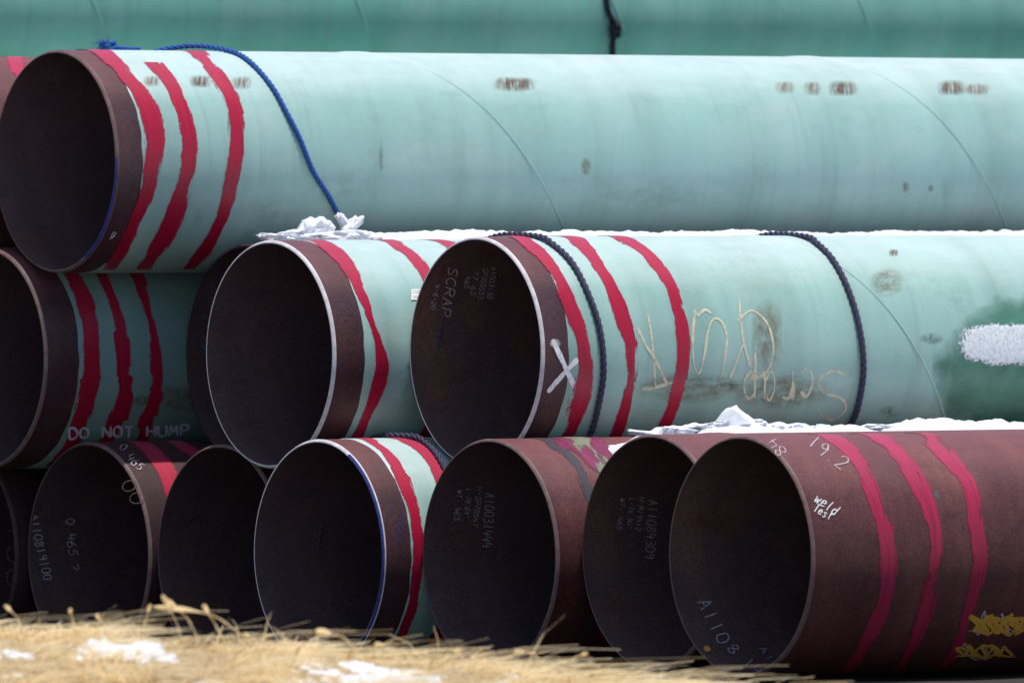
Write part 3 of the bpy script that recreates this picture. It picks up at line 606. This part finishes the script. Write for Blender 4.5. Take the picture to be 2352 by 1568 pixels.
# ------------------------------------------------------------------ grass
Mgr,nt,b=newmat('dry_grass_blades'); 
at_=N(nt,'ShaderNodeAttribute'); at_.attribute_name='tone'
c=ramp(nt,at_.outputs['Fac'],[(0,(.26,.14,.05)),(.22,(.68,.46,.20)),(.45,(.92,.74,.42)),(1,(.97,.89,.66))]); nt.links.new(c,b.inputs['Base Color']); b.inputs['Roughness'].default_value=.45
tr=N(nt,'ShaderNodeBsdfTranslucent'); nt.links.new(c,tr.inputs[0]); ms=N(nt,'ShaderNodeMixShader'); ms.inputs[0].default_value=.5
nt.links.new(b.outputs[0],ms.inputs[1]); nt.links.new(tr.outputs[0],ms.inputs[2]); nt.links.new(ms.outputs[0],nt.nodes['Material Output'].inputs[0])
Vv=[];Ff=[];Tn=[]
cnt=0
rng=random.Random(3)
while cnt<28000:
    X=rng.uniform(-2.6,2.6); Y=rng.uniform(35.4,39.4)
    cl=noise.noise(Vector((X*3.2,Y*3.2,7)))
    if rng.random()>.26+1.6*(cl+.26): continue
    if X>1.1 and rng.random()<min(.9,(X-1.1)*1.6): continue
    sn=False
    for px,py,w in snowpos:
        if ((X-px)/(w*.5))**2+((Y-py)/(w*.65))**2<1 and rng.random()<.75: sn=True
    if sn: continue
    cnt+=1
    z=gz(X,Y); h=rng.uniform(.03,.10)*(1+.9*noise.noise(Vector((X*2.2,Y*2.2,1)))+.8*noise.noise(Vector((X*9,Y*9,1))))
    if rng.random()<.08: h*=1.8
    if X>.3: h*=max(.4,1-.5*(X-.3))
    if Y<36.9: h*=.75
    cur=noise.noise(Vector((X*2.2,Y*2.2,4)))*5+rng.uniform(-1.0,1.0); dx,dy=math.cos(cur),math.sin(cur)
    ln=rng.uniform(.7,3.0)*h; w=rng.uniform(.0016,.0040); wx,wy=-dy*w,dx*w
    if rng.random()<.6: wx,wy=w,0
    b0=len(Vv); t=min(1,max(0,rng.gauss(.68,.28)+.6*cl))
    for k in range(4):
        f=k/3; ww=1-f*.8; bx=X+dx*ln*f*f; by=Y+dy*ln*f*f; bz=z-.01+h*(f-.35*f*f*min(1.6,ln/h))
        Vv+=[(bx-wx*ww,by-wy*ww,bz),(bx+wx*ww,by+wy*ww,bz+(.5*w if k else 0))]; Tn+=[t*(.45+.55*f)]*2
    for k in range(3): Ff.append((b0+2*k,b0+2*k+1,b0+2*k+3,b0+2*k+2))
gr=mk('dry_grass',Vv,Ff,[Mgr],None,False); at2=gr.data.attributes.new('tone','FLOAT','POINT'); at2.data.foreach_set('value',Tn)
tag(gr,'dry tan grass growing over a low bank','grass',kind='stuff')
for k,(pts,sh) in enumerate([([(425,1500),(405,1430),(372,1366)],1.3),([(530,1500),(492,1430),(466,1388)],1.2),([(610,1510),(560,1462),(480,1410),(352,1392)],1.4),([(830,1510),(790,1465),(725,1448)],2),([(320,1470),(335,1420),(345,1388)],1),([(250,1470),(235,1430),(220,1412)],1),([(470,1500),(430,1420),(380,1375)],1),([(1250,1540),(1225,1500),(1180,1495)],.9),([(1300,1545),(1320,1510),(1350,1500)],.8),([(60,1480),(40,1420),(10,1390)],1),([(180,1470),(165,1420),(160,1398)],1),([(930,1540),(900,1490),(860,1478)],1),([(600,1520),(585,1470),(560,1455)],1),([(1010,1540),(1030,1500),(1060,1492)],1)]):
    Yd=37.1; pp=catmull(pts,8); V=[];T=[]
    w3=[Vector(((x-1176)/FPX*Yd,Yd+.02*math.sin(i),CZ+(480-y)/FPX*Yd)) for i,(x,y) in enumerate(pp)]
    n=len(w3)
    for i,p in enumerate(w3):
        f=i/(n-1); r=.0024*(1-.5*f)
        if f>.72: r+=.0060*sh*math.sin((f-.72)/.28*math.pi)
        for j in range(6): V.append(p+Vector((math.cos(j*1.047)*r,math.sin(j*1.047)*r*.8,math.sin(j*1.047)*r))); T.append(.6)
    o=mk('grass_stalk',V,grid_faces(n,6,True),[Mgr]); a_=o.data.attributes.new('tone','FLOAT','POINT'); a_.data.foreach_set('value',T)
    tag(o,'dry grass stalk with a seed head on the bank','grass stalk','seed stalks on the bank')

# ------------------------------------------------------------------ camera, light
cd=bpy.data.cameras.new('camera'); cam=bpy.data.objects.new('camera',cd); COL.objects.link(cam); scene.camera=cam
cam.location=CAM; cam.rotation_euler=(math.pi/2-PITCH,0,0); cd.lens=400; cd.sensor_width=36; cd.clip_end=8000; cd.clip_start=.5
cd.dof.use_dof=True; cd.dof.focus_distance=45.0; cd.dof.aperture_fstop=4.4
sd=(Vector((0,0,.86))+Pv*.14+D*.03).normalized()
el=math.asin(sd.z); az=math.atan2(sd.x,sd.y)
sl=bpy.data.lights.new('sun','SUN'); sl.energy=4.5; sl.angle=math.radians(.53); sl.color=(1,.95,.88)
so=bpy.data.objects.new('sun',sl); COL.objects.link(so); so.rotation_euler=(-sd).to_track_quat('-Z','Y').to_euler()
w=bpy.data.worlds.new('World'); scene.world=w; w.use_nodes=True; nt=w.node_tree
sk=nt.nodes.new('ShaderNodeTexSky'); sk.sky_type='NISHITA'; sk.sun_disc=False; sk.sun_elevation=el; sk.sun_rotation=az
bg=nt.nodes['Background']; bg.inputs[1].default_value=.135; nt.links.new(sk.outputs[0],bg.inputs[0])
scene.view_settings.view_transform='Standard'; scene.view_settings.look='None'; scene.view_settings.exposure=0
